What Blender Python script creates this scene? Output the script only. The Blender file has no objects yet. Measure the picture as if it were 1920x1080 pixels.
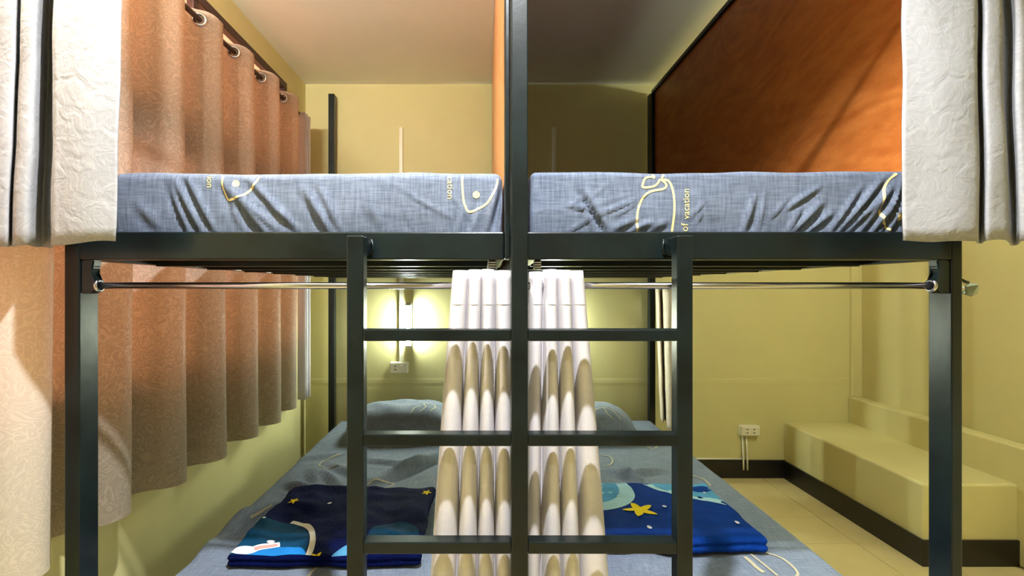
import bpy, bmesh, math, random
from mathutils import Vector, noise
random.seed(7)
SC = bpy.context.scene
COL = SC.collection
E = 1.335                       # eye height above the floor
F = 931.0                       # focal length in pixels of the 1920 px wide frame
# ------------------------------------------------------------------ camera
cam_d = bpy.data.cameras.new('camera'); cam = bpy.data.objects.new('camera', cam_d); COL.objects.link(cam)
cam.location = (0, 0, E); cam.rotation_euler = (math.pi/2, 0, 0)
cam_d.sensor_width = 36; cam_d.lens = 36*F/1920; cam_d.shift_x = 52/1920; cam_d.clip_start = .02
SC.camera = cam
# ------------------------------------------------------------------ world, exposure
w = bpy.data.worlds.new('world'); SC.world = w; w.use_nodes = True
w.node_tree.nodes['Background'].inputs[0].default_value = (.9, .95, 1, 1)
w.node_tree.nodes['Background'].inputs[1].default_value = .3
vs = SC.view_settings
vs.view_transform = 'Standard'; vs.look = 'None'; vs.gamma = 1; vs.use_curve_mapping = False
vs.exposure = 0.95
LAMP1, LAMP2, DOWN1, DOWN2, BULB, PANE = 920.0, 225.0, 168.0, 13.0, 145.0, .66     # tube by the window, downlight at the ladder, downlight behind it (watts), bunk lamp, window panes

# ------------------------------------------------------------------ materials
def lin(c):
    return tuple(((v/255)/12.92 if v/255 <= .04045 else ((v/255+.055)/1.055)**2.4) for v in c)
def newmat(name):
    m = bpy.data.materials.new(name); m.use_nodes = True
    nt = m.node_tree; b = nt.nodes['Principled BSDF']
    return m, nt, b
def N(nt, t, **kw):
    n = nt.nodes.new(t)
    for k, v in kw.items():
        if k in n.inputs: n.inputs[k].default_value = v
        else: setattr(n, k, v)
    return n
def mat(name, c, rough=.6, metal=0, var=.0, vscale=6, bump=0, bscale=60, spec=.5, c2=None, coat=0, stretch=None, sheen=0):
    m, nt, b = newmat(name)
    c = lin(c); b.inputs['Roughness'].default_value = rough; b.inputs['Metallic'].default_value = metal
    b.inputs['Specular IOR Level'].default_value = spec
    if coat: b.inputs['Coat Weight'].default_value = coat; b.inputs['Coat Roughness'].default_value = .15
    if sheen: b.inputs['Sheen Weight'].default_value = sheen
    b.inputs['Base Color'].default_value = (*c, 1)
    tc = N(nt, 'ShaderNodeTexCoord'); src = tc.outputs['Object']
    if stretch:
        mp = N(nt, 'ShaderNodeMapping'); mp.inputs['Scale'].default_value = stretch
        nt.links.new(src, mp.inputs[0]); src = mp.outputs[0]
    if var or c2:
        n = N(nt, 'ShaderNodeTexNoise', Scale=vscale, Detail=6, Roughness=.6); nt.links.new(src, n.inputs['Vector'])
        r = N(nt, 'ShaderNodeValToRGB'); nt.links.new(n.outputs['Fac'], r.inputs[0])
        r.color_ramp.elements[0].position = .35; r.color_ramp.elements[1].position = .7
        d = lin(c2) if c2 else tuple(min(1, v*(1+var)) for v in c)
        a = c if c2 else tuple(v*(1-var) for v in c)
        r.color_ramp.elements[0].color = (*a, 1); r.color_ramp.elements[1].color = (*d, 1)
        nt.links.new(r.outputs[0], b.inputs['Base Color'])
    if bump:
        n = N(nt, 'ShaderNodeTexNoise', Scale=bscale, Detail=4); nt.links.new(src, n.inputs['Vector'])
        bp = N(nt, 'ShaderNodeBump', Strength=bump, Distance=.01); nt.links.new(n.outputs['Fac'], bp.inputs['Height'])
        nt.links.new(bp.outputs[0], b.inputs['Normal'])
    return m
def emis(name, c, s):
    m, nt, b = newmat(name); b.inputs['Base Color'].default_value = (*lin(c), 1)
    b.inputs['Emission Color'].default_value = (*lin(c), 1); b.inputs['Emission Strength'].default_value = s
    return m
def damask(name, c, c2, trans, scale, rough=.55, bump=.35, sheen=0, tc_col=None, crinkle=0):
    """woven jacquard: scroll figures (contours of a strongly distorted noise) over a plainer ground, some light passing through"""
    m, nt, b = newmat(name)
    tc = N(nt, 'ShaderNodeTexCoord')
    n = N(nt, 'ShaderNodeTexNoise', Scale=scale, Detail=1.2, Distortion=2.6, Roughness=.4); nt.links.new(tc.outputs['UV'], n.inputs['Vector'])
    mu = N(nt, 'ShaderNodeMath', operation='MULTIPLY'); mu.inputs[1].default_value = 42; nt.links.new(n.outputs['Fac'], mu.inputs[0])
    si = N(nt, 'ShaderNodeMath', operation='SINE'); nt.links.new(mu.outputs[0], si.inputs[0])
    r = N(nt, 'ShaderNodeValToRGB'); r.color_ramp.elements[0].position = .25; r.color_ramp.elements[1].position = .55
    nt.links.new(si.outputs[0], r.inputs[0])
    mx = N(nt, 'ShaderNodeMix', data_type='RGBA'); nt.links.new(r.outputs[0], mx.inputs[0])
    mx.inputs[6].default_value = (*lin(c), 1); mx.inputs[7].default_value = (*lin(c2), 1)
    nt.links.new(mx.outputs[2], b.inputs['Base Color'])
    rr = N(nt, 'ShaderNodeMapRange'); rr.inputs[3].default_value = rough+.2; rr.inputs[4].default_value = rough-.15
    nt.links.new(r.outputs[0], rr.inputs[0]); nt.links.new(rr.outputs[0], b.inputs['Roughness'])
    b.inputs['Sheen Weight'].default_value = sheen
    bp = N(nt, 'ShaderNodeBump', Strength=bump, Distance=.002); nt.links.new(r.outputs[0], bp.inputs['Height'])
    if crinkle:
        n3 = N(nt, 'ShaderNodeTexNoise', Scale=26, Detail=4, Distortion=1.0); nt.links.new(tc.outputs['UV'], n3.inputs['Vector'])
        b3 = N(nt, 'ShaderNodeBump', Strength=crinkle, Distance=.006); nt.links.new(n3.outputs['Fac'], b3.inputs['Height']); nt.links.new(b3.outputs[0], bp.inputs['Normal'])
    nt.links.new(bp.outputs[0], b.inputs['Normal'])
    if trans:
        t = N(nt, 'ShaderNodeBsdfTranslucent'); nt.links.new(mx.outputs[2], t.inputs[0])
        if tc_col: 
            mm = N(nt, 'ShaderNodeMix', data_type='RGBA', blend_type='MULTIPLY'); mm.inputs[0].default_value = 1
            nt.links.new(mx.outputs[2], mm.inputs[6]); mm.inputs[7].default_value = (*lin(tc_col), 1); nt.links.new(mm.outputs[2], t.inputs[0])
        ms = N(nt, 'ShaderNodeMixShader'); ms.inputs[0].default_value = trans
        nt.links.new(b.outputs[0], ms.inputs[1]); nt.links.new(t.outputs[0], ms.inputs[2])
        nt.links.new(ms.outputs[0], nt.nodes['Material Output'].inputs[0])
    return m
def sheet_mat(name, c, c2):
    """denim-look cotton: fine cross weave"""
    m, nt, b = newmat(name); b.inputs['Roughness'].default_value = .8; b.inputs['Specular IOR Level'].default_value = .25
    tc = N(nt, 'ShaderNodeTexCoord')
    acc = None
    for st in ((260, 18, 18), (18, 260, 260)):
        mp = N(nt, 'ShaderNodeMapping'); mp.inputs['Scale'].default_value = st; nt.links.new(tc.outputs['Object'], mp.inputs[0])
        n = N(nt, 'ShaderNodeTexNoise', Scale=1.0, Detail=3); nt.links.new(mp.outputs[0], n.inputs['Vector'])
        if acc is None: acc = n.outputs['Fac']
        else:
            a = N(nt, 'ShaderNodeMath', operation='ADD'); nt.links.new(acc, a.inputs[0]); nt.links.new(n.outputs['Fac'], a.inputs[1]); acc = a.outputs[0]
    mr = N(nt, 'ShaderNodeMapRange'); mr.inputs[1].default_value = .7; mr.inputs[2].default_value = 1.3; nt.links.new(acc, mr.inputs[0])
    mx = N(nt, 'ShaderNodeMix', data_type='RGBA'); nt.links.new(mr.outputs[0], mx.inputs[0])
    mx.inputs[6].default_value = (*lin(c), 1); mx.inputs[7].default_value = (*lin(c2), 1)
    nt.links.new(mx.outputs[2], b.inputs['Base Color'])
    n2 = N(nt, 'ShaderNodeTexNoise', Scale=28, Detail=5); nt.links.new(tc.outputs['Object'], n2.inputs['Vector'])
    bp = N(nt, 'ShaderNodeBump', Strength=.25, Distance=.004); nt.links.new(n2.outputs['Fac'], bp.inputs['Height']); nt.links.new(bp.outputs[0], b.inputs['Normal'])
    return m
def wood_mat(name, c, c2):
    m, nt, b = newmat(name); b.inputs['Roughness'].default_value = .38
    tc = N(nt, 'ShaderNodeTexCoord'); mp = N(nt, 'ShaderNodeMapping'); mp.inputs['Scale'].default_value = (1, .55, 1.5); nt.links.new(tc.outputs['Object'], mp.inputs[0])
    n = N(nt, 'ShaderNodeTexNoise', Scale=1.6, Detail=3, Distortion=1.2); nt.links.new(mp.outputs[0], n.inputs['Vector'])
    mu = N(nt, 'ShaderNodeMath', operation='MULTIPLY'); mu.inputs[1].default_value = 60; nt.links.new(n.outputs['Fac'], mu.inputs[0])
    si = N(nt, 'ShaderNodeMath', operation='SINE'); nt.links.new(mu.outputs[0], si.inputs[0])
    n2 = N(nt, 'ShaderNodeTexNoise', Scale=14, Detail=8, Roughness=.75); nt.links.new(mp.outputs[0], n2.inputs['Vector'])
    a = N(nt, 'ShaderNodeMath', operation='MULTIPLY_ADD'); a.inputs[1].default_value = .075; nt.links.new(si.outputs[0], a.inputs[0]); nt.links.new(n2.outputs['Fac'], a.inputs[2])
    r = N(nt, 'ShaderNodeValToRGB'); r.color_ramp.elements[0].position = .3; r.color_ramp.elements[1].position = .72
    r.color_ramp.elements[0].color = (*lin(c2), 1); r.color_ramp.elements[1].color = (*lin(c), 1)
    nt.links.new(a.outputs[0], r.inputs[0]); nt.links.new(r.outputs[0], b.inputs['Base Color'])
    return m
M = dict(
    wall=mat('wall_paint', (213, 205, 147), .6, var=.05, vscale=1.6, bump=.06, bscale=18),
    ceil=mat('ceiling_paint', (238, 236, 218), .55, var=.04, vscale=1.2, bump=.05, bscale=12),
    tile=mat('floor_tile_glaze', (222, 205, 150), .25, var=.06, vscale=3),
    grout=mat('grout', (176, 158, 104), .8),
    black=mat('black_skirting', (22, 20, 20), .35, var=.2),
    steel=mat('black_painted_steel', (8, 14, 15), .3, spec=.35, c2=(19, 30, 31), vscale=7, bump=.05, bscale=30),
    chrome=mat('chrome', (190, 190, 198), .2, metal=1),
    ply=wood_mat('varnished_plywood', (206, 126, 60), (172, 92, 36)),
    ply2=wood_mat('light_plywood', (214, 156, 102), (196, 132, 80)),
    sheet=sheet_mat('blue_denim_sheet', (75, 84, 100), (110, 120, 138)),
    sheet2=sheet_mat('grey_blue_sheet', (104, 116, 134), (138, 150, 168)),
    print=mat('cream_print', (228, 206, 140), .7),
    print2=mat('pale_print', (196, 190, 160), .7),
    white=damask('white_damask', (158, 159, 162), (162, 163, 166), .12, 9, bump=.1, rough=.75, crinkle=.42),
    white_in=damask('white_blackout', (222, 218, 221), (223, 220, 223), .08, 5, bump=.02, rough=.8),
    beige=damask('beige_damask', (172, 163, 148), (190, 180, 164), .55, 15, rough=.55, bump=.3, tc_col=(255, 246, 232)),
    cream_cloth=mat('cream_curtain_cloth', (214, 200, 176), .7, var=.06, vscale=20, bump=.3, bscale=40),
    lit_fold_damask=damask('lit_fold_damask', (218, 210, 196), (230, 222, 208), .4, 15, rough=.6, bump=.2, tc_col=(255, 246, 232)),  # lighter copy of the beige cloth, strong light put into its colour
    stitch=mat('grey_stitching', (206, 202, 204), .8),
    frame=mat('dark_brown_wood', (62, 34, 26), .45, var=.15),
    pane=emis('lit_orange_pane', (255, 182, 138), PANE),
    tube=emis('lit_tube_window', (255, 247, 232), LAMP1), tube2=emis('lit_tube_aisle', (240, 250, 236), LAMP2), lens=emis('lit_downlight_lens', (250, 248, 240), 8.0),
    bulb=emis('lit_bunk_tube', (238, 250, 236), BULB),
    plastic=mat('white_plastic', (236, 232, 210), .4), dark=mat('dark_slot', (50, 40, 30), .6),
    navy=mat('navy_fleece', (3, 14, 66), .85, var=.25, vscale=14, bump=.5, bscale=160, spec=.08),
    blue=mat('royal_blue_fleece', (8, 56, 142), .85, var=.15, vscale=14, bump=.5, bscale=160, spec=.08),
    sky=mat('sky_blue_print', (92, 166, 214), .85, spec=.1, var=.14, vscale=10), pale=mat('pale_blue_print', (178, 222, 236), .85, spec=.1),
    teal=mat('teal_print', (8, 66, 100), .85, spec=.1, var=.2, vscale=8), bright=mat('bright_blue_print', (34, 132, 214), .85, spec=.1, var=.15, vscale=9),
    yellow=mat('yellow_print', (255, 226, 36), .8, spec=.1), cream=mat('cream_white_print', (236, 232, 216), .85),
    pink=mat('pink_print', (236, 168, 160), .85), wht=mat('white_print', (245, 245, 250), .85),
    batten=mat('plaster_batten', (214, 206, 178), .7),
)
# ------------------------------------------------------------------ mesh helpers
def tag(o, label=None, cat=None, group=None, kind=None):
    for k, v in (('label', label), ('category', cat), ('group', group), ('kind', kind)):
        if v: o[k] = v
    return o
def thing(name, loc, label, cat, group=None, kind=None):
    o = bpy.data.objects.new(name, None); COL.objects.link(o); o.location = loc; o.empty_display_size = .05
    return tag(o, label, cat, group, kind)
def link(name, me, m, parent=None, smooth=False):
    o = bpy.data.objects.new(name, me); COL.objects.link(o)
    if m is not None: me.materials.append(m)
    if smooth:
        for p in me.polygons: p.use_smooth = True
    if parent is not None:
        o.parent = parent
        o.matrix_parent_inverse = PINV(parent)
    return o
def PINV(p):
    from mathutils import Matrix
    l = Vector((0, 0, 0)); q = p
    while q is not None: l += q.location; q = q.parent
    return Matrix.Translation(-l)
def bm_obj(name, bm, m, parent=None, smooth=False):
    me = bpy.data.meshes.new(name); bmesh.ops.recalc_face_normals(bm, faces=bm.faces); bm.to_mesh(me); bm.free()
    return link(name, me, m, parent, smooth)
def add_box(bm, x0, x1, y0, y1, z0, z1, bev=0, seg=2):
    r = bmesh.ops.create_cube(bm, size=1)
    for v in r['verts']:
        v.co = Vector(((x0+x1)/2+v.co.x*(x1-x0), (y0+y1)/2+v.co.y*(y1-y0), (z0+z1)/2+v.co.z*(z1-z0)))
    if bev:
        es = list({e for v in r['verts'] for e in v.link_edges})
        bmesh.ops.bevel(bm, geom=es, offset=bev, segments=seg, affect='EDGES', profile=.5)
def box(name, x0, x1, y0, y1, z0, z1, m, parent=None, bev=0, seg=2):
    bm = bmesh.new(); add_box(bm, x0, x1, y0, y1, z0, z1, bev, seg)
    return bm_obj(name, bm, m, parent, False)
def add_tube(bm, pts, r, seg=12, caps=True):
    pts = [Vector(p) for p in pts]; rings = []; rr = r if isinstance(r, (list, tuple)) else [r]*len(pts)
    for i, p in enumerate(pts):
        d = (pts[min(i+1, len(pts)-1)]-pts[max(i-1, 0)]).normalized()
        a = d.orthogonal().normalized() if i == 0 else (pa-d*pa.dot(d)).normalized()
        pa = a; b = d.cross(a)
        rings.append([bm.verts.new(p+(a*math.cos(t)+b*math.sin(t))*rr[i]) for t in (2*math.pi*k/seg for k in range(seg))])
    for A, B in zip(rings, rings[1:]):
        for k in range(seg): bm.faces.new((A[k], A[(k+1) % seg], B[(k+1) % seg], B[k]))
    if caps: bm.faces.new(rings[0]); bm.faces.new(rings[-1][::-1])
def tube(name, pts, r, m, parent=None, seg=14):
    bm = bmesh.new(); add_tube(bm, pts, r, seg); o = bm_obj(name, bm, m, parent, True)
    return o
def add_torus(bm, c, ax, R, r, n=20, k=8):
    ax = Vector(ax).normalized(); u = ax.orthogonal().normalized(); v = ax.cross(u); c = Vector(c); R_ = []
    for i in range(n):
        t = 2*math.pi*i/n; d = u*math.cos(t)+v*math.sin(t)
        R_.append([bm.verts.new(c+d*(R+r*math.cos(s))+ax*r*math.sin(s)) for s in (2*math.pi*j/k for j in range(k))])
    for i in range(n):
        for j in range(k): bm.faces.new((R_[i][j], R_[(i+1) % n][j], R_[(i+1) % n][(j+1) % k], R_[i][(j+1) % k]))
def prism(name, poly, axis, a0, a1, m, parent=None, bev=0):
    """poly in the two other axes, extruded from a0 to a1 along axis"""
    bm = bmesh.new()
    def P(q, a): return {'x': (a, q[0], q[1]), 'y': (q[0], a, q[1]), 'z': (q[0], q[1], a)}[axis]
    A = [bm.verts.new(P(q, a0)) for q in poly]; B = [bm.verts.new(P(q, a1)) for q in poly]
    bm.faces.new(A); bm.faces.new(B[::-1])
    for i in range(len(poly)): j = (i+1) % len(poly); bm.faces.new((A[i], B[i], B[j], A[j]))
    if bev: bmesh.ops.bevel(bm, geom=list(bm.edges), offset=bev, segments=2, affect='EDGES')
    return bm_obj(name, bm, m, parent)
def sheet_mesh(name, rows, m, parent=None, thick=0, uvs=1.0):
    """rows: list of lists of points, becomes one cloth surface with arc-length UVs"""
    me = bpy.data.meshes.new(name); nr, nc = len(rows), len(rows[0])
    vs_ = [tuple(p) for r in rows for p in r]
    fs = [(i*nc+j, i*nc+j+1, (i+1)*nc+j+1, (i+1)*nc+j) for i in range(nr-1) for j in range(nc-1)]
    me.from_pydata(vs_, [], fs); uv = me.uv_layers.new(name='uv')
    U = [[0.0]*nc for _ in range(nr)]; V = [[0.0]*nc for _ in range(nr)]
    mid = rows[nr//2]; acc = 0
    ul = [0.0]
    for j in range(1, nc): acc += (Vector(mid[j])-Vector(mid[j-1])).length; ul.append(acc)
    for l in me.loops:
        i, j = divmod(l.vertex_index, nc); uv.data[l.index].uv = (ul[j]*uvs, rows[i][j][2]*uvs)
    o = link(name, me, m, parent, True)
    if thick:
        s = o.modifiers.new('thickness', 'SOLIDIFY'); s.thickness = thick; s.offset = 0
    return o
def spline(pts, n):
    out = []; P = [pts[0]]+list(pts)+[pts[-1]]
    for i in range(1, len(P)-2):
        for k in range(n):
            t = k/n; a, b, c, d = P[i-1], P[i], P[i+1], P[i+2]
            out.append(tuple(.5*((2*b[q])+(-a[q]+c[q])*t+(2*a[q]-5*b[q]+4*c[q]-d[q])*t*t+(-a[q]+3*b[q]-3*c[q]+d[q])*t**3) for q in range(len(b))))
    out.append(tuple(pts[-1])); return out
# soft rounded block with its own surface displacement; returns (object, map)
def soft_block(name, lo, hi, r, steps, disp, m, parent=None, sq=2.0, steps_end=None):
    def axis(a, b, s):
        n = max(2, int(round((b-a)/s))); base = [a+(b-a)*i/n for i in range(n+1)]
        rr = min(r, (b-a)/2)
        ends = [a+rr*k/5 for k in range(6)]+[b-rr*k/5 for k in range(6)]
        return sorted({round(v, 5) for v in base if a+rr < v < b-rr} | {round(v, 5) for v in ends})
    X, Y, Z = (axis(lo[i], hi[i], steps[i]) for i in range(3))
    def smap(p):
        c = Vector([min(max(p[i], lo[i]+min(r, (hi[i]-lo[i])/2)), hi[i]-min(r, (hi[i]-lo[i])/2)) for i in range(3)])
        d = Vector(p)-c; L = d.length
        n = d/L if L > 1e-9 else Vector((0, 0, 1))
        q = c+n*min(r, L) if L > r else c+d
        if L > 1e-9 and L <= r: n = d/L
        return q+disp(q, n), n
    idx = {}; verts = []; faces = []
    def V(p):
        k = (round(p[0], 5), round(p[1], 5), round(p[2], 5))
        if k not in idx: idx[k] = len(verts); verts.append(tuple(smap(p)[0]))
        return idx[k]
    for a, b, f in ((X, Z, lambda u, v: (u, lo[1], v)), (X, Z, lambda u, v: (u, hi[1], v)), (X, Y, lambda u, v: (u, v, lo[2])),
                    (X, Y, lambda u, v: (u, v, hi[2])), (Y, Z, lambda u, v: (lo[0], u, v)), (Y, Z, lambda u, v: (hi[0], u, v))):
        for i in range(len(a)-1):
            for j in range(len(b)-1):
                faces.append((V(f(a[i], b[j])), V(f(a[i+1], b[j])), V(f(a[i+1], b[j+1])), V(f(a[i], b[j+1]))))
    bm = bmesh.new(); bv = [bm.verts.new(v) for v in verts]
    for fc in faces:
        try: bm.faces.new([bv[i] for i in fc])
        except ValueError: pass
    return bm_obj(name, bm, m, parent, True), smap
# flat prints that lie on such a surface
def ribbon(name, smap, pts, wd, lift, m, parent, closed=False):
    pts = [Vector(p) for p in pts]; n = len(pts); vs_, fs = [], []
    for i, p in enumerate(pts):
        a = pts[(i-1) % n] if closed else pts[max(i-1, 0)]; b = pts[(i+1) % n] if closed else pts[min(i+1, n-1)]
        q, nn = smap(p); d = (b-a).normalized() if (b-a).length > 0 else Vector((1, 0, 0)); s = d.cross(nn)
        if s.length < 1e-6: s = Vector((1, 0, 0))
        s.normalize()
        for k in (-1, 1):
            q2, n2 = smap(p+s*wd/2*k); vs_.append(tuple(q2+n2*lift))
    for i in range(n if closed else n-1):
        j = (i+1) % n; fs.append((2*i, 2*i+1, 2*j+1, 2*j))
    me = bpy.data.meshes.new(name); me.from_pydata(vs_, [], fs); return link(name, me, m, parent)
def disc(name, smap, c, u, v, rx, ry, lift, m, parent, clip=None, shape=None, rings=7, n=40, inner=0.0, a0=0, a1=2*math.pi):
    """patch of polar grid round c in directions u,v; shape(t) scales the radius"""
    c, u, v = Vector(c), Vector(u), Vector(v); vs_, fs = [], []
    full = abs(a1-a0-2*math.pi) < 1e-6; nn = n if full else n+1
    for i in range(rings+1):
        k = inner+(1-inner)*i/rings
        for j in range(nn):
            t = a0+(a1-a0)*j/n; s = shape(t) if shape else 1
            p = c+u*rx*k*s*math.cos(t)+v*ry*k*s*math.sin(t)
            if clip: p = Vector([min(max(p[q], clip[0][q]), clip[1][q]) for q in range(3)])
            q, w_ = smap(p); vs_.append(tuple(q+w_*lift))
    for i in range(rings):
        for j in range(n if full else n):
            j2 = (j+1) % nn; fs.append((i*nn+j, i*nn+j2, (i+1)*nn+j2, (i+1)*nn+j))
    me = bpy.data.meshes.new(name); me.from_pydata(vs_, [], fs); return link(name, me, m, parent)
def star_shape(k=5, dent=.45, ph=0):
    def f(t):
        x = ((t+ph)/(2*math.pi)*k) % 1; x = abs(x-.5)*2
        return dent+(1-dent)*x**1.3
    return f
def lettering(name, txt, size, smap, org, du, dv, lift, m, parent):
    cu = bpy.data.curves.new('lettering_source', 'FONT'); cu.body = txt; cu.size = size; cu.resolution_u = 2
    ob = bpy.data.objects.new('lettering_source', cu); COL.objects.link(ob)
    dg = bpy.context.evaluated_depsgraph_get(); me0 = ob.evaluated_get(dg).to_mesh()
    bm = bmesh.new(); bm.from_mesh(me0); ob.evaluated_get(dg).to_mesh_clear()
    bmesh.ops.triangulate(bm, faces=bm.faces); bmesh.ops.subdivide_edges(bm, edges=bm.edges, cuts=1)
    org, du, dv = Vector(org), Vector(du), Vector(dv)
    for v in bm.verts:
        q, n = smap(org+du*v.co.x+dv*v.co.y); v.co = q+n*lift
    bpy.data.objects.remove(ob); bpy.data.curves.remove(cu)
    return bm_obj(name, bm, m, parent)
def creases(L):
    """L: (a0,b0,a1,b1,width,height) ridges in a 2D chart"""
    def f(a, b):
        h = 0
        for x0, y0, x1, y1, wd, am in L:
            dx, dy = x1-x0, y1-y0; l2 = dx*dx+dy*dy
            t = ((a-x0)*dx+(b-y0)*dy)/l2
            if t < -.15 or t > 1.15: continue
            d = ((a-x0)*dy-(b-y0)*dx)/math.sqrt(l2)
            if abs(d) > 3*wd: continue
            tp = max(0, math.sin(math.pi*min(max((t+.15)/1.3, 0), 1)))
            h += am*tp*(math.exp(-(d/wd)**2)-.55*math.exp(-((d-1.6*wd)/wd)**2))
        return h
    return f

# ================================================================== the room
XL, XR, YB, YF, H = -1.26, 2.65, 3.50, -4.2, E+1.436
fl = box('floor', XL, XR, YF, YB, -.06, -.004, M['grout']); tag(fl, 'beige tiled floor of the dormitory room', None, kind='structure')
tm = None; ts = .302
for i in range(13):
    for j in range(11):
        x = XR-.10-(i+1)*ts; y = YB-(j+1)*ts
        x0, x1 = max(x, XL), x+ts
        if x1 < XL+.1 or y < -.1: continue
        if tm is None:
            t = box('tile', .002, ts-.002, .002, ts-.002, -.006, 0, M['tile'], None, .0012, 1); tm = t.data
        else:
            t = bpy.data.objects.new('tile', tm); COL.objects.link(t)
        t.location = (x, y, 0); t.parent = fl
cl = box('ceiling', XL, XR, YF, YB, H, H+.1, M['ceil']); tag(cl, 'off-white plastered ceiling', None, kind='structure')
wr = box('wall_rear', XL-.15, XR+.15, YB, YB+.15, 0, H, M['wall']); tag(wr, 'cream yellow rear wall behind the bunks', None, kind='structure')
tag(box('wall_right', XR, XR+.15, YF, YB, 0, H, M['wall']), 'cream yellow right wall above the masonry ledge', None, kind='structure')
tag(box('wall_front', XL-.15, XR+.15, YF-.15, YF, 0, H, M['ceil']), 'off-white wall behind the viewer', None, kind='structure')
WY0, WY1, WZ0, WZ1 = .55, 3.145, E-.36, E+1.295
bm = bmesh.new()
add_box(bm, XL-.15, XL, YF, YB, 0, WZ0); add_box(bm, XL-.15, XL, YF, YB, WZ1, H)
add_box(bm, XL-.15, XL, YF, WY0, WZ0, WZ1); add_box(bm, XL-.15, XL, WY1, YB, WZ0, WZ1)
tag(bm_obj('wall_left', bm, M['wall']), 'cream yellow left wall round the curtained window', None, kind='structure')
tag(box('baseboard_rear', 1.2, 2.112, YB-.018, YB, 0, .125, M['black'], None, .002), 'black skirting along the rear wall', None, kind='structure')
rd_ = prism('plaster_ridge', [(YB, E-.69), (YB, E-.635), (YB-.001, E-.645), (YB-.0015, E-.668)], 'x', XL, 2.56, M['wall'], wr)
# window
wn = thing('window_1', (XL, (WY0+WY1)/2, WZ0), 'dark brown framed window with glowing orange panes behind the beige curtain', None, None, 'structure')
fx0, fx1 = XL-.05, XL+.012
for a in ((WY0, WY1, WZ1-.045, WZ1), (WY0, WY1, WZ0, WZ0+.045), (WY0, WY0+.045, WZ0+.045, WZ1-.045), (WY1-.045, WY1, WZ0+.045, WZ1-.045)):
    box('window_frame', fx0, fx1, *a, M['frame'], wn, .004)
box('transom', fx0-.02, fx1+.004, WY0+.045, WY1-.045, E+.52, E+.68, M['frame'], wn, .004)
mul = [1.20, 2.16]
for y in mul:
    box('mullion', fx0, fx1-.004, y-.022, y+.022, WZ0+.045, E+.52, M['frame'], wn, .003)
    box('mullion', fx0, fx1-.004, y-.022, y+.022, E+.68, WZ1-.045, M['frame'], wn, .003)
ys = [WY0+.045]+mul+[WY1-.045]
for a, b in zip(ys, ys[1:]):
    a2 = a+(.022 if a in mul else 0); b2 = b-(.022 if b in mul else 0)
    for z0, z1 in ((WZ0+.045, E+.52), (E+.68, WZ1-.045)):
        box('pane', XL-.03, XL-.022, a2, b2, z0, z1, M['pane'], wn)
# masonry bench with ledge
bn = thing('masonry_bench', (2.113, 2.39, 0), 'low cream plastered masonry bench with a raised back ledge along the right wall', 'bench')
BX, BY = 2.113, 2.39
box('bench_block', BX, XR-.002, BY, YB, 0, E-.945, M['wall'], bn, .012, 3)
box('back_ledge', 2.564, XR-.002, BY-1.2, YB, .0, E-.763, M['wall'], bn, .012, 3)
bs = thing('baseboard_right', (BX, BY, 0), 'black skirting round the foot of the masonry bench', None, None, 'structure')
box('skirting_side', BX-.014, BX, BY-.014, YB, 0, .125, M['black'], bs, .002)
box('skirting_end', BX, 2.564, BY-.014, BY, 0, .125, M['black'], bs, .002)
tag(box('plaster_chip', 2.29, 2.312, BY+.03, BY+.05, E-.945, E-.93, M['plastic'], None, .004), 'tiny white chip lying on the masonry bench edge', 'chip')
# pilaster strip in the far right corner
tag(box('trim_1', XR-.075, XR, YB-.02, YB, E-.763, H, M['wall'], None, .004), 'narrow plaster strip in the rear right corner', None, kind='structure')

# ================================================================== bunk frame
BF = thing('bunk_bed_frame', (.08, 1.24, 0), 'black steel double bunk frame with middle ladder and plywood panels', 'bunk bed')
FY = 1.235; RY = 3.42; TOP = E+1.36
def tubebox(n, *a, m='steel', bev=.003): return box(n, *a, M[m], BF, bev)
PX = {'l': (-1.045, -1.007), 'r': (1.163, 1.190)}
tubebox('post', PX['l'][0], PX['l'][1], FY, FY+.062, 0, TOP)
tubebox('post', PX['r'][0], PX['r'][1], FY, FY+.066, 0, TOP)
tubebox('post', .0625, .1015, 1.150, 1.200, 0, H-.003)
tubebox('post', .050, .062, 1.20, 1.26, E+.0705, H-.003)
for x0 in (-1.075, 1.14): tubebox('post', x0, x0+.04, RY, RY+.05, 0, TOP-.02)
tubebox('post', .058, .098, RY, RY+.05, 0, TOP-.02)
# front beams and rear beams of the upper bunks
b0, b1 = E+.0705, E+.140
tubebox('beam', PX['l'][1]-.001, .0495, FY, FY+.04, b0, b1, bev=.004)
tubebox('beam', .1025, PX['r'][0]+.001, FY, FY+.04, b0, b1, bev=.004)
tubebox('beam', -1.035, .058, RY, RY+.038, b0, b1); tubebox('beam', .098, 1.14, RY, RY+.038, b0, b1)
for x0, x1 in ((-1.045, -1.007), (.0105, .0485), (.1035, .1415), (1.152, 1.190)):
    tubebox('side_rail', x0, x1, FY+.066 if abs(x0) > 1 else FY+.041, RY-.001, b0, b1)
for x0, x1 in ((-1.006, .0095), (.1425, 1.151)):
    for y in (1.52, 1.80, 2.08, 2.36, 2.64, 2.92, 3.20): tubebox('cross_tube', x0, x1, y, y+.03, E+.066, E+.098, bev=.002)
    box('base_board', x0, x1, FY+.042, RY-.002, E+.099, E+.111, M['steel'], BF)
# lower platform
for x0, x1 in ((-1.006, .058), (.105, 1.162)):
    tubebox('lower_beam', x0, x1, FY+.01, FY+.048, .10, .165)
tubebox('lower_beam', -1.035, 1.14, RY, RY+.038, .10, .165)
for x0 in (-1.045, 1.152): tubebox('lower_side_rail', x0, x0+.038, FY+.067, RY-.001, .10, .165)
box('base_board', -1.006, 1.151, FY+.05, RY-.002, .155, .170, M['steel'], BF)
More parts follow.
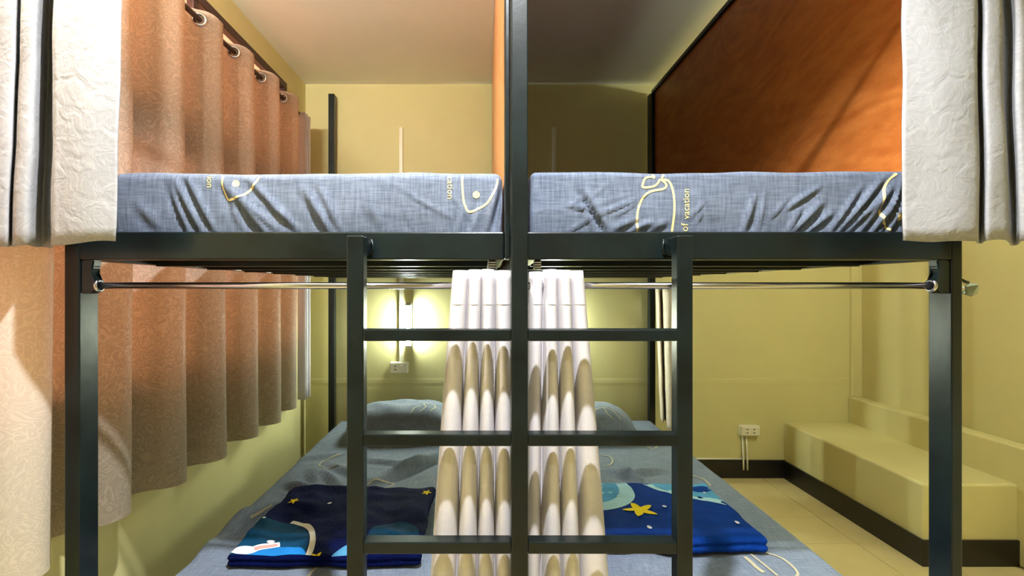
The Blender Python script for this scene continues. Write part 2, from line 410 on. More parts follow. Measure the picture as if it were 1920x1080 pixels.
# ladder
for x0, x1 in ((-.319, -.280), (.447, .484)):
    z1 = E+.122
    tubebox('ladder_rail', x0, x1, 1.150, 1.188, 0, z1, bev=.003)
    tubebox('ladder_bracket', x0+.001, x1-.001, 1.1885, FY-.0005, z1-.042, z1, bev=.004)
    weld = bmesh.new()
    xs = x1 if x0 < 0 else x0
    add_tube(weld, [(xs, FY-.002, z1-.040), (xs+(.004 if x0 < 0 else -.004), FY-.002, z1-.02), (xs, FY-.002, z1-.001)], .0035, 6)
    bm_obj('weld_bead', weld, M['steel'], BF, True)
for zt in (E-.096, E-.340, E-.590, E-.842):
    tubebox('rung', -.2805, .062, 1.151, 1.187, zt-.0275, zt, bev=.0025); tubebox('rung', .102, .4475, 1.151, 1.187, zt-.0275, zt, bev=.0025)
# plywood panels and their black edge frames
pn = box('divider_panel', .052, .062, FY+.03, RY-.005, E+.115, H-.004, M['ply2'], BF)
for z0, z1 in ((TOP-.025, TOP),): tubebox('panel_edge', .063, .085, FY+.04, RY-.004, z0, z1)
box('side_panel', 1.166, 1.176, FY+.068, RY-.03, E+.141, TOP-.025, M['ply'], BF)
tubebox('panel_edge', 1.150, 1.185, FY+.068, RY-.002, TOP-.025, TOP)
tubebox('panel_edge', 1.142, 1.176, RY-.03, RY-.001, E+.141, TOP-.026)
# sockets that carry the curtain rods, gussets above them
def socket(x, s):
    z = E+.006; y = 1.252
    pl = [(x, E+.070), (x+s*.033, E+.070), (x+s*.030, E+.052), (x+s*.024, E+.036), (x+s*.028, E+.026), (x+s*.038, E+.018), (x+s*.038, E-.006), (x+s*.026, E-.014), (x, E-.014)]
    prism('rod_socket', pl, 'y', y-.014, y+.014, M['steel'], BF, .003)
    bm = bmesh.new(); add_torus(bm, (x+s*.036, y, z), (1, 0, 0), .013, .0045); bm_obj('socket_ring', bm, M['chrome'], BF, True)
socket(PX['l'][1]+.0005, 1); socket(PX['r'][0]-.0005, -1)
fz = thing('rod_finial', (1.205, 1.27, E), 'crumpled grey metal rod end sticking out beside the right post', 'rod end')
bm = bmesh.new()
add_tube(bm, [(1.190, 1.270, E+.001), (1.214, 1.268, E-.001), (1.222, 1.266, E-.003)], [.010, .009, .007], 6)
bm_obj('stub', bm, M['chrome'], fz)
bm = bmesh.new(); r = bmesh.ops.create_icosphere(bm, subdivisions=1, radius=.017)
for v in bm.verts: v.co = Vector((1.240+v.co.x*1.15, 1.266+v.co.y, E-.004+v.co.z*1.15))+Vector((random.uniform(-.004, .004) for _ in range(3)))
bm_obj('crumpled_cap', bm, mat('dull_foil', (150, 160, 146), .35, metal=.8), fz)
bm = bmesh.new(); add_tube(bm, [(1.193, 1.256, E+.012), (1.202, 1.252, E+.022), (1.212, 1.252, E+.016), (1.222, 1.254, E+.014)], .004, 6); bm_obj('clip', bm, M['steel'], fz, True)
# ================================================================== rods
RZ = E+.006
def rod(label, x0, x1, y, z, r=.0085):
    o = tube('curtain_rod', [(x0, y, z), (x1, y, z)], r, M['chrome']); return tag(o, label, 'curtain rod')
rod('thin chrome curtain rod under the upper left bunk', -.982, .049, 1.252, RZ)
rod('thin chrome curtain rod under the upper right bunk', .108, 1.139, 1.252, RZ)
rod('thin chrome curtain rod at the top of the bunk front', -1.0, 1.16, 1.205, E+.89)
# ================================================================== mattresses
def px2(px, py, y): return ((px-908)*y/F, E-(py-540)*y/F)
MY = 1.262
def crease_px(L):
    out = []
    for a, b, c, d, wd, am in L:
        x0, z0 = px2(a, b, MY); x1, z1 = px2(c, d, MY); out.append((x0, z0, x1, z1, wd*MY/F, am))
    return creases(out)
cL = crease_px([(320, 345, 352, 432, 6, .010), (330, 340, 376, 432, 6, .012), (350, 330, 402, 432, 6, .011), (422, 345, 450, 420, 7, .008), (430, 350, 500, 436, 9, .014),
    (470, 340, 556, 430, 6, .010), (455, 370, 520, 434, 5, .008), (575, 360, 622, 440, 8, .012), (600, 350, 640, 436, 7, .008), (470, 372, 540, 410, 4, .004), (745, 350, 828, 404, 3, .0035), (790, 376, 850, 410, 3, .003),
    (756, 385, 776, 436, 3, .004), (840, 360, 900, 434, 3, .003), (868, 385, 858, 436, 4, .006), (900, 385, 884, 436, 5, .006), (942, 350, 920, 440, 5, -.014), (946, 345, 938, 440, 4, .010),
    (260, 380, 300, 430, 10, .005), (690, 380, 720, 430, 10, .003)])
cR = crease_px([(1090, 365, 1134, 440, 6, -.012), (1098, 360, 1142, 436, 6, .009), (1064, 386, 1112, 392, 4, .005), (1066, 388, 1100, 366, 3, .004), (1104, 374, 1140, 346, 3, .003), (1120, 404, 1205, 368, 3, .005), (1156, 404, 1200, 376, 3, .004),
    (1110, 386, 1200, 362, 3, .003), (1066, 434, 1110, 408, 3, .004), (1004, 398, 1022, 392, 3, .003), (1150, 430, 1196, 410, 6, .007), (1180, 432, 1230, 414, 6, .008), (1212, 434, 1250, 416, 6, .007), (1295, 410, 1322, 376, 3, .004), (1306, 420, 1318, 396, 3, .004),
    (1396, 434, 1414, 368, 6, .009), (1424, 432, 1434, 360, 4, .005), (1446, 408, 1482, 368, 3, .005), (1474, 392, 1534, 352, 4, .008), (1478, 434, 1502, 390, 4, .007), (1486, 436, 1540, 380, 7, .011), (1512, 436, 1560, 400, 5, .008),
    (1558, 436, 1610, 356, 4, .010), (1572, 436, 1650, 340, 5, .012), (1586, 438, 1660, 360, 6, .009), (1612, 438, 1672, 350, 6, .012), (1636, 438, 1676, 370, 5, .012), (1650, 440, 1690, 340, 5, .013), (1664, 440, 1694, 380, 5, .010)])
def wob(q, s, a, o=0): return a*noise.noise(Vector((q.x*s+o, q.y*s, q.z*s)))
def upper(label, x0, x1, cr, seed, bulge):
    root = thing('mattress', ((x0+x1)/2, MY, E+.112), label, 'mattress', 'upper bunk mattresses')
    def d(q, n):
        if n.y < -.3 or q.y < MY+.05:
            h = cr(q.x, q.z)*max(0, -n.y)
        else: h = 0
        v = Vector((0, -h, 0))+n*wob(q, 9, .004, seed)
        if n.z > .3: v += Vector((0, 0, wob(q, 3, .004, seed+5)))
        # the foot of the cover is pulled in under the block
        k = max(0, (E+.19-q.z)/.08); v += Vector((0, .010*k*max(0, -n.y), 0))
        return v
    o, mp = soft_block('sheet_cover', (x0, MY, E+.1115), (x1, RY-.03, E+.296), bulge, (.0065, .10, .0065), d, M['sheet'], root)
    return root, mp
mL, mapL = upper('blue denim-look mattress on the upper left bunk', -.950, .047, cL, 1, .022)
mR, mapR = upper('blue denim-look mattress on the upper right bunk', .118, 1.145, cR, 9, .014)
def frontp(px, py): x, z = px2(px, py, MY); return (x, MY, z)
def pr(mp, root, pts, wd=.0055, n=8, nm='whale_print'):
    ribbon(nm, mp, spline([frontp(*p) for p in pts], n), wd, .0012, M['print'], root)
def dot(mp, root, px, py, r=.009, nm='whale_eye_print'):
    disc(nm, mp, frontp(px, py), (1, 0, 0), (0, 0, 1), r, r, .0012, M['print'], root, rings=2, n=14)
pr(mapL, mL, [(417, 326), (417, 345), (421, 362), (427, 374), (436, 374), (456, 366), (472, 352), (482, 338), (486, 326)])
dot(mapL, mL, 442, 344)
pr(mapL, mL, [(867, 328), (867, 350), (869, 374), (873, 388), (880, 397), (898, 391), (914, 380), (926, 360), (932, 345), (934, 334)])
dot(mapL, mL, 893, 365)
lettering('lettering', 'tion', .024, mapL, frontp(388, 324), (0, 0, -1), (1, 0, 0), .0012, M['print'], mL).data.name
lettering('lettering', 'cation', .024, mapL, frontp(839, 330), (0, 0, -1), (1, 0, 0), .0012, M['print'], mL)
pr(mapR, mR, [(1196, 434), (1194, 412), (1197, 390), (1206, 370), (1220, 359), (1244, 354), (1250, 348), (1246, 341), (1238, 337), (1234, 343), (1226, 349), (1206, 351), (1207, 340), (1212, 333), (1222, 331), (1228, 334)])
pr(mapR, mR, [(1238, 337), (1252, 338), (1260, 350), (1264, 372), (1264, 400), (1261, 434)])
pr(mapR, mR, [(1227, 333), (1226, 327), (1224, 322)]); pr(mapR, mR, [(1241, 334), (1244, 328), (1245, 322)])
pr(mapR, mR, [(1682, 326), (1668, 335), (1657, 352), (1651, 375), (1651, 398), (1655, 414), (1666, 428), (1676, 434)]); dot(mapR, mR, 1687, 406, .010)
lettering('lettering', 'vacation', .0235, mapR, frontp(1292, 411), (0, 0, 1), (-1, 0, 0), .0012, M['print'], mR)
lettering('lettering', 'of', .026, mapR, frontp(1291, 434), (0, 0, 1), (-1, 0, 0), .0012, M['print'], mR)

# lower mattress
LZ = E-.90
def px_on(px, py, z):
    y = (E-z)*F/(py-540); return ((px-908)*y/F, y, z)
def crL(L):
    out = []
    for a, b, c, d, wd, am in L:
        p, q = px_on(a, b, LZ), px_on(c, d, LZ); out.append((p[0], p[1], q[0], q[1], wd, am))
    return creases(out)
cB = crL([(700, 905, 830, 850, .03, .022), (720, 890, 820, 860, .02, .014), (600, 880, 640, 915, .02, .012), (545, 905, 600, 925, .025, .016), (585, 880, 600, 915, .02, .012), (400, 1000, 470, 960, .04, .014), (430, 975, 520, 940, .04, .012), (360, 1010, 420, 1040, .05, .012),
    (1140, 880, 1220, 905, .03, .014), (1160, 890, 1240, 880, .025, .012), (1200, 905, 1170, 880, .02, .010), (680, 862, 780, 870, .02, .010), (620, 870, 700, 905, .025, .010), (1000, 860, 1120, 890, .03, .010), (1180, 1060, 1240, 1045, .05, .010), (560, 860, 640, 850, .03, .008)])
def dB(q, n):
    v = n*wob(q, 5, .004, 3)
    if n.z > .2: v += Vector((0, 0, 1.6*cB(q.x, q.y)*n.z+wob(q, 2.2, .006, 8)))
    return v
LM = thing('mattress', (.09, FY+.05, .171), 'wide grey-blue mattress on the bottom bunk under both upper bunks', 'mattress')
lo_, mapB = soft_block('sheet_cover', (-.985, FY+.052, .1705), (1.14, RY-.03, LZ), .03, (.022, .022, .06), dB, M['sheet2'], LM)
def topp(px, py): return px_on(px, py, LZ)
def prB(pts, wd=.008, closed=False): ribbon('whale_print', mapB, spline([topp(*p) for p in pts], 8), wd, .0025, M['print2'], LM)
prB([(640, 852), (618, 858), (602, 868), (600, 874), (612, 878), (632, 876), (648, 872)])
prB([(688, 912), (705, 905), (735, 902), (735, 910), (720, 916)]); prB([(470, 970), (490, 960), (510, 950)])
prB([(1128, 856), (1142, 858), (1149, 866), (1143, 874), (1130, 876)]); prB([(1210, 836), (1222, 842), (1232, 838), (1226, 834)]); prB([(1300, 892), (1320, 900), (1332, 912)])
prB([(1408, 1040), (1436, 1062), (1458, 1080)]); prB([(1432, 1036), (1462, 1046), (1485, 1062), (1496, 1076), (1490, 1084)]); prB([(1396, 1044), (1410, 1056), (1418, 1064), (1432, 1074)], .014)
prB([(578, 1084), (590, 1070), (605, 1062), (625, 1060)])
# pillows
def pillow(label, cx, cy, z, wx, wy, h, rot, tilt):
    root = thing('pillow', (cx, cy, z), label, 'pillow', 'pillows on the bottom bunk')
    nu, nv = 44, 30; vs_, fs = [], []
    def pt(u, v, s):
        e = (1-abs(u)**3.2)*(1-abs(v)**3.2); th = h*.5*max(0, e)**.55
        x, y = u*wx/2*(1-.07*(1-v*v)*-1*0-.06*v*v), v*wy/2*(1-.06*u*u)
        zz = s*th*(1 if s > 0 else .55)
        zz += .008*noise.noise(Vector((u*3+cx*5, v*3, s)))*e+.004*math.sin(9*u+5*v)*e
        y2 = y*math.cos(tilt)-zz*math.sin(tilt); z2 = y*math.sin(tilt)+zz*math.cos(tilt)
        return Vector((cx+x*math.cos(rot)-y2*math.sin(rot), cy+x*math.sin(rot)+y2*math.cos(rot), z+h*.28+wy*.5*math.sin(tilt)+z2))
    for s in (1, -1):
        for i in range(nu+1):
            for j in range(nv+1): vs_.append(tuple(pt(i/nu*2-1, j/nv*2-1, s)))
        o = (nu+1)*(nv+1)*(0 if s > 0 else 1)
        for i in range(nu):
            for j in range(nv):
                a = o+i*(nv+1)+j; q = (a, a+nv+1, a+nv+2, a+1); fs.append(q if s > 0 else q[::-1])
    me = bpy.data.meshes.new('pillow_case'); me.from_pydata(vs_, [], fs)
    bm = bmesh.new(); bm.from_mesh(me); bmesh.ops.remove_doubles(bm, verts=bm.verts, dist=.0004); bm.to_mesh(me); bm.free()
    link('pillow_case', me, M['sheet2'], root, True)
    def smap(p):
        q = pt(p[0], p[1], 1); n = Vector((0, -math.sin(tilt), math.cos(tilt))); return q, n
    return root, smap
p1, s1 = pillow('plump blue pillow on the left of the bottom bunk below the wall lamp', -.50, 3.10, LZ+.004, .66, .44, .25, .02, -.04)
p2, s2 = pillow('blue pillow on the right of the bottom bunk half hidden by the curtain', .60, 3.10, LZ+.004, .62, .44, .24, -.05, -.04)
def prP(root, sm, pts, wd=.02):
    P = spline([(a, b, 0) for a, b in pts], 8); vs_, fs = [], []
    for i, p in enumerate(P):
        a = P[max(i-1, 0)]; b = P[min(i+1, len(P)-1)]; d = Vector((b[0]-a[0], b[1]-a[1], 0)).normalized(); s = Vector((-d.y, d.x, 0))
        for k in (-1, 1):
            q, n = sm((p[0]+s.x*wd/2*k, p[1]+s.y*wd/2*k)); vs_.append(tuple(q+n*.003+Vector((0, -.002, 0))))
    for i in range(len(P)-1): fs.append((2*i, 2*i+1, 2*i+3, 2*i+2))
    me = bpy.data.meshes.new('whale_print'); me.from_pydata(vs_, [], fs); link('whale_print', me, M['print2'], root)
prP(p1, s1, [(.35, -.75), (.45, -.55), (.40, -.35), (.55, -.2), (.62, -.45), (.55, -.7)]); prP(p1, s1, [(.2, -.8), (.25, -.6), (.35, -.5)])
prP(p2, s2, [(.1, -.35), (.35, -.3), (.6, -.45), (.8, -.7)]); prP(p2, s2, [(.15, -.8), (.25, -.6), (.4, -.55), (.45, -.75), (.55, -.88)]); prP(p2, s2, [(.38, -.5), (.55, -.6), (.7, -.88)])
# ================================================================== blankets
def blanket(label, x0, x1, y0, y1, th, m, seed, ruff):
    z0 = LZ+.009
    root = thing('folded_blanket', ((x0+x1)/2, (y0+y1)/2, z0), label, 'blanket', 'folded fleece blankets on the bottom bunk')
    def d(q, n):
        v = n*wob(q, 22, .004, seed)
        if n.z > .1: v += Vector((0, 0, n.z*(wob(q, 7, ruff, seed+2)+wob(q, 16, ruff*.35, seed+4))))
        if abs(n.z) < .8: v += n*(-.007*math.exp(-((q.z-z0-th*.48)/.006)**2))
        ed = Vector((wob(q, 6, .016, seed+7), wob(q, 5, .018, seed+11), 0)); v += ed
        return v
    return root, *soft_block('fleece_body', (x0, y0, z0), (x1, y1, z0+th), .02, (.014, .014, .006), d, m, root), z0+th
B1, b1o, mb1, bz1 = blanket('dark navy fleece blanket with planets and stars folded on the left of the bottom bunk', -.82, -.205, 1.575, 2.13, .045, M['navy'], 21, .02)
B2, b2o, mb2, bz2 = blanket('royal blue fleece blanket with light blue planets and yellow star folded on the right', .20, .955, 1.655, 2.14, .055, M['blue'], 33, .005)
UX, UY = (1, 0, 0), (0, 1, 0)
def onb(px, py, z): x, y, _ = px_on(px, py, z); return (x, y, z)
c1 = ((-.812, 1.583, 0), (-.215, 2.12, bz1)); c2 = ((.21, 1.663, 0), (.947, 2.132, bz2))
disc('planet_print', mb1, (-.76, 1.57, bz1), UX, UY, .19, .24, .0015, M['teal'], B1, clip=c1, a0=0, a1=math.pi, n=50, rings=14)
disc('planet_glow_print', mb1, (-.68, 1.57, bz1), UX, UY, .115, .07, .0022, M['bright'], B1, clip=c1, a0=0, a1=math.pi, n=40, rings=6)
disc('planet_ring_print', mb1, (-.76, 1.57, bz1), UX, UY, .21, .262, .0025, M['cream'], B1, clip=c1, inner=.92, a0=0.04, a1=1.3, rings=2, n=40)
disc('planet_print', mb1, (-.42, 1.57, bz1), UX, UY, .07, .075, .0018, M['sky'], B1, clip=c1, a0=0, a1=math.pi, rings=5)
disc('planet_print', mb1, (-.31, 1.71, bz1), UX, UY, .085, .10, .0012, M['teal'], B1, clip=c1, rings=6)
disc('rocket_print', mb1, (-.775, 1.605, bz1), UX, UY, .045, .022, .003, M['wht'], B1, clip=c1, rings=3)
ribbon('rocket_print', mb1, spline([(-.76, 1.60, bz1), (-.72, 1.63, bz1), (-.68, 1.655, bz1)], 8), .035, .0034, M['wht'], B1)
ribbon('rocket_stripe_print', mb1, spline([(-.745, 1.61, bz1), (-.71, 1.633, bz1), (-.685, 1.65, bz1)], 8), .018, .0042, M['pink'], B1)
for px, py, r in ((550, 942, .022), (593, 1040, .022), (801, 924, .020)):
    disc('star_print', mb1, onb(px, py, bz1), UX, UY, r, r*1.2, .0022, M['yellow'], B1, clip=c1, shape=star_shape(5, .4), rings=2, n=40)
for px, py, r in ((615, 943, .009), (507, 1012, .012), (498, 976, .006)):
    disc('star_print', mb1, onb(px, py, bz1), UX, UY, r, r, .0022, M['wht'], B1, clip=c1, rings=2, n=12)
disc('moon_print', mb2, (.36, 2.07, bz2), UX, UY, .255, .225, .0012, M['pale'], B2, clip=c2, n=60, rings=14)
disc('planet_print', mb2, (.34, 2.10, bz2), UX, UY, .225, .20, .0018, M['sky'], B2, clip=c2, n=60, rings=14)
disc('face_print', mb2, (.41, 2.01, bz2), UX, UY, .035, .055, .0026, M['cream'], B2, clip=c2, rings=3, n=24)
disc('star_print', mb2, onb(1200, 958, bz2), UX, UY, .072, .068, .0030, M['yellow'], B2, clip=c2, shape=star_shape(5, .42, .6), rings=4, n=60)
ribbon('planet_rim_print', mb2, spline([(.70, 2.13, bz2), (.76, 2.05, bz2), (.85, 1.985, bz2), (.945, 1.935, bz2)], 10), .05, .0016, M['pale'], B2)
disc('planet_print', mb2, (.96, 2.16, bz2), UX, UY, .245, .19, .0020, M['sky'], B2, clip=c2, n=70, rings=14, a0=math.pi*.98, a1=math.pi*1.5)
disc('crater_print', mb2, (.90, 2.065, bz2), UX, UY, .046, .034, .0028, M['blue'], B2, clip=c2, rings=3, n=24)
for px, py, r in ((1245, 951, .007), (1222, 991, .008), (1382, 983, .008), (1323, 924, .005)):
    disc('star_print', mb2, onb(px, py, bz2), UX, UY, r, r*1.4, .0032, M['wht'], B2, clip=c2, rings=2, n=12)
for k in range(16):
    x, y = .36+random.uniform(-.02, .18), 2.02+random.uniform(-.04, .1)
    disc('snow_dot_print', mb2, (x, y, bz2), UX, UY, .006, .008, .0026, M['pale'], B2, clip=c2, rings=2, n=10)
# ================================================================== curtains
# beige window curtain: deep eyelet folds along the left wall
P_, XC, A_ = .28, -1.165, .058
CT, CB = E+1.137, E-.715
def fold_x(y, t):
    ph = 2*math.pi*(y-1.26)/P_
    s = math.cos(ph); s = math.copysign(abs(s)**(.62 if s > 0 else .85), s)
    a = A_*(1+.10*t)*(1+.10*math.sin(y*5.1+t*2))
    return XC+a*s+.012*t*math.sin(y*3+1)
WC = thing('window_curtain', (XC, 2.0, CB), 'long brown-beige damask eyelet curtain drawn across the left window behind the bunks', 'curtain')
NC = thing('window_curtain', (XC, .95, CB), 'near left fold of the damask eyelet curtain outside the left bunk post, coloured paler as strongly lit', 'curtain')  # near fold split off so its brightness sits in the cloth colour
def eyelet_cloth(ya, yb, n, m, root):
    rows = []; ys = [ya+(yb-ya)*i/n for i in range(n+1)]
    for k in range(38):
        t = k/37; z = CT+(CB-CT)*t
        row = []
        for y in ys:
            ph = math.cos(2*math.pi*(y-1.26)/P_); zz = z
            if k == 0: zz += -.012*abs(ph)**3
            if k == 37: zz += .006*math.sin(y*9)
            row.append((fold_x(y, t)+.003*noise.noise(Vector((y*6, z*2, 3))), y+.010*t*math.sin(y*7+2), zz))
        rows.append(row)
    sheet_mesh('cloth', rows, m, root)
eyelet_cloth(.62, 1.285, 120, M['lit_fold_damask'], NC); eyelet_cloth(1.295, 3.085, 330, M['beige'], WC)
gy = [1.26-P_/4+P_/2*i for i in range(-3, 14)]
for y in gy:
    if y > 3.08: continue
    bm = bmesh.new(); d = 1 if round((y-1.26+P_/4)/(P_/2)) % 2 == 0 else -1
    add_torus(bm, (XC, y, E+1.097), (.55, d*-.9*1, 0) if d > 0 else (.55, .9, 0), .023, .0075, 22, 8)
    bm_obj('eyelet', bm, M['chrome'], WC if y > 1.29 else NC, True)
wrod = thing('window_curtain_rod', (XC, 2.0, E+1.097), 'dark curtain rod threaded through the eyelets over the left window', 'curtain rod')
tube('rod', [(XC, .5, E+1.097), (XC, 3.16, E+1.097)], .011, M['frame'], wrod)
bm = bmesh.new(); add_tube(bm, [(XC, 3.16, E+1.097), (XC, 3.175, E+1.097), (XC, 3.19, E+1.097), (XC, 3.215, E+1.097), (XC, 3.235, E+1.097)], [.012, .022, .014, .026, .016], 14); bm_obj('finial', bm, M['frame'], wrod, True)
for y in (.6, 3.12): box('wall_bracket', XL, XC, y-.008, y+.008, E+1.08, E+1.092, M['frame'], wrod, .002)
# narrow grey end curtain in the corner
ec = []
for k in range(20):
    t = k/19; z = E+1.10+(E-.70-E-1.10)*t
    ec.append([(XC+.028*math.cos(i*.55)+.02, 3.098+.004*i+.002*math.sin(i), z-(.0 if k else .0)) for i in range(26)])
tag(sheet_mesh('lining_curtain', ec, M['white_in'], None, .002), 'narrow pale grey lining curtain at the far end of the window', 'curtain')
# white bunk curtains, upper left and upper right, pulled to the sides in stacked folds
def folded(name, label, top, bot, z1, z0, hem, m, nrow=26, rnd=6, grp=None, thick=.003, seed=0, ruff=.003):
    T = spline(top, rnd); B = spline(bot, rnd); rows = []
    for k in range(nrow+1):
        t = k/nrow; row = []
        for j, (a, b) in enumerate(zip(T, B)):
            x = a[0]+(b[0]-a[0])*t; y = a[1]+(b[1]-a[1])*t; z = z1+(z0-z1)*t
            z += hem*t*noise.noise(Vector((x*9+seed, y*9, 0)))
            row.append((x+ruff*noise.noise(Vector((x*14, z*7, seed))), y+ruff*1.6*noise.noise(Vector((x*11+5, z*6, seed+3))), z))
        rows.append(row)
    o = sheet_mesh(name, rows, m, None, thick); tag(o, label, 'curtain', grp); return o
def fx(L): return [((px-908)*y/F, y) for px, y in L]
tl = fx([(237, 1.095), (180, 1.088), (122, 1.092), (108, 1.105), (107, 1.165), (96, 1.185), (86, 1.12), (80, 1.095), (62, 1.092), (52, 1.10), (49, 1.13), (45, 1.135), (41, 1.11), (36, 1.095), (14, 1.095), (0, 1.11), (-6, 1.17), (-16, 1.11), (-40, 1.095), (-70, 1.11)])
bl = fx([(216, 1.095), (160, 1.086), (112, 1.09), (95, 1.10), (95, 1.165), (78, 1.19), (60, 1.12), (48, 1.098), (32, 1.095), (25, 1.105), (23, 1.135), (19, 1.14), (15, 1.11), (10, 1.10), (-14, 1.10), (-30, 1.12), (-36, 1.17), (-46, 1.12), (-70, 1.10), (-100, 1.12)])
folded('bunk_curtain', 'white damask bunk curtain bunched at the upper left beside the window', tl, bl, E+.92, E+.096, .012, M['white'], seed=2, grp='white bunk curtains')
tr = fx([(1692, 1.095), (1760, 1.088), (1815, 1.092), (1827, 1.105), (1829, 1.135), (1836, 1.14), (1840, 1.11), (1846, 1.098), (1864, 1.10), (1869, 1.12), (1873, 1.14), (1884, 1.15), (1896, 1.12), (1900, 1.10), (1914, 1.105), (1917, 1.17), (1930, 1.12), (1960, 1.11)])
br = fx([(1693, 1.095), (1765, 1.086), (1822, 1.09), (1834, 1.105), (1836, 1.135), (1843, 1.14), (1848, 1.115), (1856, 1.10), (1885, 1.105), (1893, 1.125), (1895, 1.145), (1902, 1.15), (1908, 1.13), (1914, 1.11), (1932, 1.11), (1937, 1.17), (1950, 1.12), (1980, 1.11)])
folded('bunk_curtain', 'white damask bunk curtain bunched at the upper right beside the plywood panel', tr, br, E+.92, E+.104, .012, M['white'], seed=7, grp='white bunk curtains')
# lower curtains: four full pleats each, gathered by the middle post
def pleats(label, tb, bb, yt, yb, ytop, seed, grp):
    rows = []; n = 22; NR = 44; z1 = E+.043; z0 = E-.86
    for k in range(NR+1):
        t = k/NR; z = z1+(z0-z1)*t; row = []
        for i in range(len(tb)-1):
            for j in range(n+(1 if i == len(tb)-2 else 0)):
                u = j/n; tt = t**.9
                a = tb[i]+(bb[i]-tb[i])*tt; b = tb[i+1]+(bb[i+1]-tb[i+1])*tt
                # px positions refer to a depth of 1.25
                x = ((a+(b-a)*u)-908)*1.25/F
                yc = yt[i]+(yb[i]-yt[i])*tt; depth = .066*min(1, .72+t*1.5)
                rd = math.sqrt(max(0, 1-abs(2*u-1)**2.4))
                y = yc+depth*(1-rd)
                if 0 < k < 8: y += -.0015*math.exp(-((z-E+.04)/.004)**2)
                zz = z+(ytop[i]*(1-t) if k < 2 else 0)
                row.append((x, y+.0015*noise.noise(Vector((x*30, z*9, seed))), zz))
        rows.append(row)
    o = sheet_mesh('bunk_curtain', rows, M['white_in'], None, .002); tag(o, label, 'curtain', grp)
    q = (z1-(E-.040))/(z1-z0)*NR; k = int(q); f = q-k
    line = [Vector(a).lerp(Vector(b), f)+Vector((0, -.0014, 0)) for a, b in zip(rows[k], rows[k+1])]
    tube('hem_stitch', line, .0007, M['stitch'], o, 5)
    return o
G = 'white bunk curtains'
pleats('white pleated curtain hanging left of the middle bunk post', [850, 879, 903, 926, 958], [800, 853, 893, 928, 965], [1.204, 1.203, 1.204, 1.207], [1.204, 1.199, 1.202, 1.204], [0, .002, .003, 0], 3, G)
pleats('white pleated curtain hanging right of the middle bunk post', [992, 1019, 1043, 1067, 1093], [985, 1014, 1054, 1090, 1152], [1.228, 1.212, 1.207, 1.220], [1.230, 1.205, 1.203, 1.222], [-.002, .003, .001, 0], 6, G)
for x in (.02, .135):
    o = thing('rail_clip', (x, 1.262, E+.052), 'small grey clip under the front beam %s of the middle post' % ('left' if x < .1 else 'right'), 'clip')
    box('clip_body', x-.009, x+.009, 1.255, 1.270, E+.048, E+.0705, M['steel'], o, .002)
    for k in range(3): box('clip_rib', x-.0085, x+.0085, 1.2525, 1.2545, E+.051+k*.006, E+.054+k*.006, M['chrome'], o)
# side curtain gathered at the rear right post
sc_ = fx([(1229, 3.30), (1235, 3.22), (1240, 3.30), (1243, 3.20), (1246, 3.10), (1252, 3.06), (1262, 3.05), (1272, 3.06), (1276, 3.12), (1278, 3.22)])
folded('bunk_curtain', 'cream side curtain gathered at the rear right post of the bottom bunk', sc_, fx([(1238, 3.30), (1243, 3.22), (1246, 3.30), (1250, 3.20), (1251, 3.10), (1256, 3.06), (1266, 3.05), (1275, 3.06), (1280, 3.12), (1282, 3.22)]), E-.005, E-.875, .004, M['cream_cloth'], grp=G, seed=4, thick=.002)
# ================================================================== wall fittings
def trunk(label, x, z0, z1): tag(box('cable_trunking', x-.013, x+.013, YB-.014, YB, z0, z1, M['plastic'], None, .003), label, 'trunking')
trunk('white vertical cable trunking on the rear wall above the switch box', -.585, E-.515, E+1.13)
trunk('white vertical cable trunking on the rear wall of the dark upper right bunk', .492, E-.3, E+1.13)
wl = thing('wall_lamp', (-.53, YB, E-.25), 'glowing short tube lamp on the rear wall over the left pillow', 'lamp')
box('lamp_base', -.552, -.508, YB-.022, YB, E-.42, E-.10, M['plastic'], wl, .005)
tube('lit_tube', [(-.53, YB-.042, E-.395), (-.53, YB-.042, E-.125)], .016, M['bulb'], wl)
for z in (E-.41, E-.123): box('end_cap', -.550, -.510, YB-.064, YB-.022, z, z+.013, M['plastic'], wl, .004)
wl2 = thing('wall_lamp', (.47, YB, E-.25), 'glowing short tube lamp on the rear wall hidden by the right pleated curtain', 'lamp')
box('lamp_base', .448, .492, YB-.022, YB, E-.42, E-.10, M['plastic'], wl2, .005)
tube('lit_tube', [(.47, YB-.042, E-.395), (.47, YB-.042, E-.125)], .016, M['bulb'], wl2)
for z in (E-.41, E-.123): box('end_cap', .450, .490, YB-.064, YB-.022, z, z+.013, M['plastic'], wl2, .004)
def plate(name, label, x0, x1, z0, z1, cat, kind):
    o = thing(name, ((x0+x1)/2, YB, z0), label, cat); box('box_body', x0, x1, YB-.038, YB, z0, z1, M['plastic'], o, .006)
    cx, cz = (x0+x1)/2, (z0+z1)/2
    box('face_plate', x0+.008, x1-.008, YB-.041, YB-.038, z0+.008, z1-.008, M['plastic'], o, .001)
    for dx in (-.024, .024):
        if kind == 'switch' and dx > 0:
            box('rocker', cx+dx-.012, cx+dx+.012, YB-.046, YB-.041, cz-.018, cz+.018, M['plastic'], o, .002)
        else:
            for sz in (-1, 1): box('slot', cx+dx-.007, cx+dx+.007, YB-.0416, YB-.041, cz+sz*.012-.003, cz+sz*.012+.003, M['dark'], o)
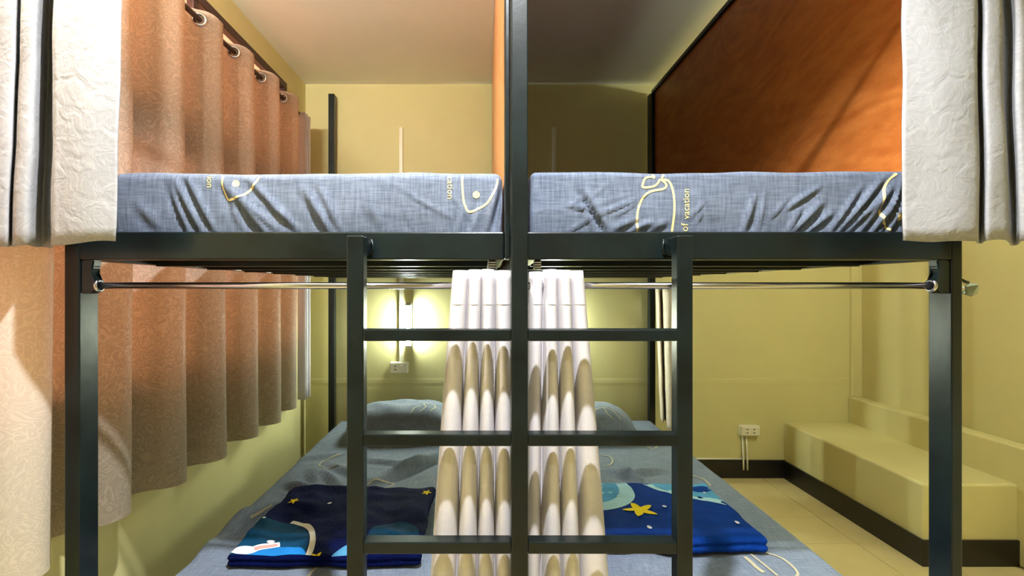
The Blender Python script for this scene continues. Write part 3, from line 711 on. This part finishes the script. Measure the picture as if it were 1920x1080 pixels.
plate('switch_box', 'white switch and socket box on the rear wall under the wall lamp', -.658, -.534, E-.594, E-.518, 'switch', 'switch')
plate('wall_socket', 'cream double wall socket low on the rear wall near the bench', 1.790, 1.924, E-1.034, E-.962, 'socket', 'socket')
cv = thing('cable_conduit', (1.82, YB, .1), 'thin cream cable conduit running from the wall socket down to the skirting', 'conduit')
for x in (1.815, 1.842): tube('vertical_run', [(x, YB-.007, E-1.034), (x, YB-.022, .128), (x, YB-.024, .06)], .006, M['plastic'], cv, 8)
tube('horizontal_run', [(1.2, YB-.008, .134), (1.815, YB-.008, .134)], .007, M['plastic'], cv, 8)
# ================================================================== ceiling tube lamps of the room
def ceiling_lamp(label, x0, x1, y, m):
    o = thing('ceiling_lamp', ((x0+x1)/2, y, H), label, 'lamp', None)
    box('housing', x0, x1, y-.025, y+.025, H-.03, H, M['plastic'], o, .004)
    for x in (x0, x1-.02): box('tube_holder', x, x+.02, y-.014, y+.014, H-.256, H-.03, M['plastic'], o, .003)
    tube('lit_tube', [(x0+.02, y, H-.24), (x1-.02, y, H-.24)], .013, m, o)
ceiling_lamp('tube lamp on the ceiling in front of the left bunk', -1.24, -.90, 1.02, M['tube'])
ceiling_lamp('tube lamp on the ceiling over the bench aisle right of the bunks', 1.75, 2.15, 1.55, M['tube2'])
def downlight(label, x, y, power):
    o = thing('downlight', (x, y, H), label, 'lamp', 'round downlights')
    bm = bmesh.new(); add_torus(bm, (x, y, H-.006), (0, 0, 1), .075, .010, 32, 10); bm_obj('trim_ring', bm, M['plastic'], o, True)
    tube('lens', [(x, y, H-.008), (x, y, H-.001)], .068, M['lens'], o, 32)
    ld = bpy.data.lights.new('downlight_beam', 'SPOT'); ld.energy = power; ld.spot_size = math.radians(135); ld.spot_blend = .4; ld.shadow_soft_size = .03
    ld.color = (.96, .97, 1)
    l = bpy.data.objects.new('downlight_beam', ld); COL.objects.link(l); l.parent = o; l.location = (0, 0, -.045)
downlight('round ceiling downlight in front of the ladder', .04, .54, DOWN1)
downlight('round ceiling downlight behind the viewer', .60, -.40, DOWN2)
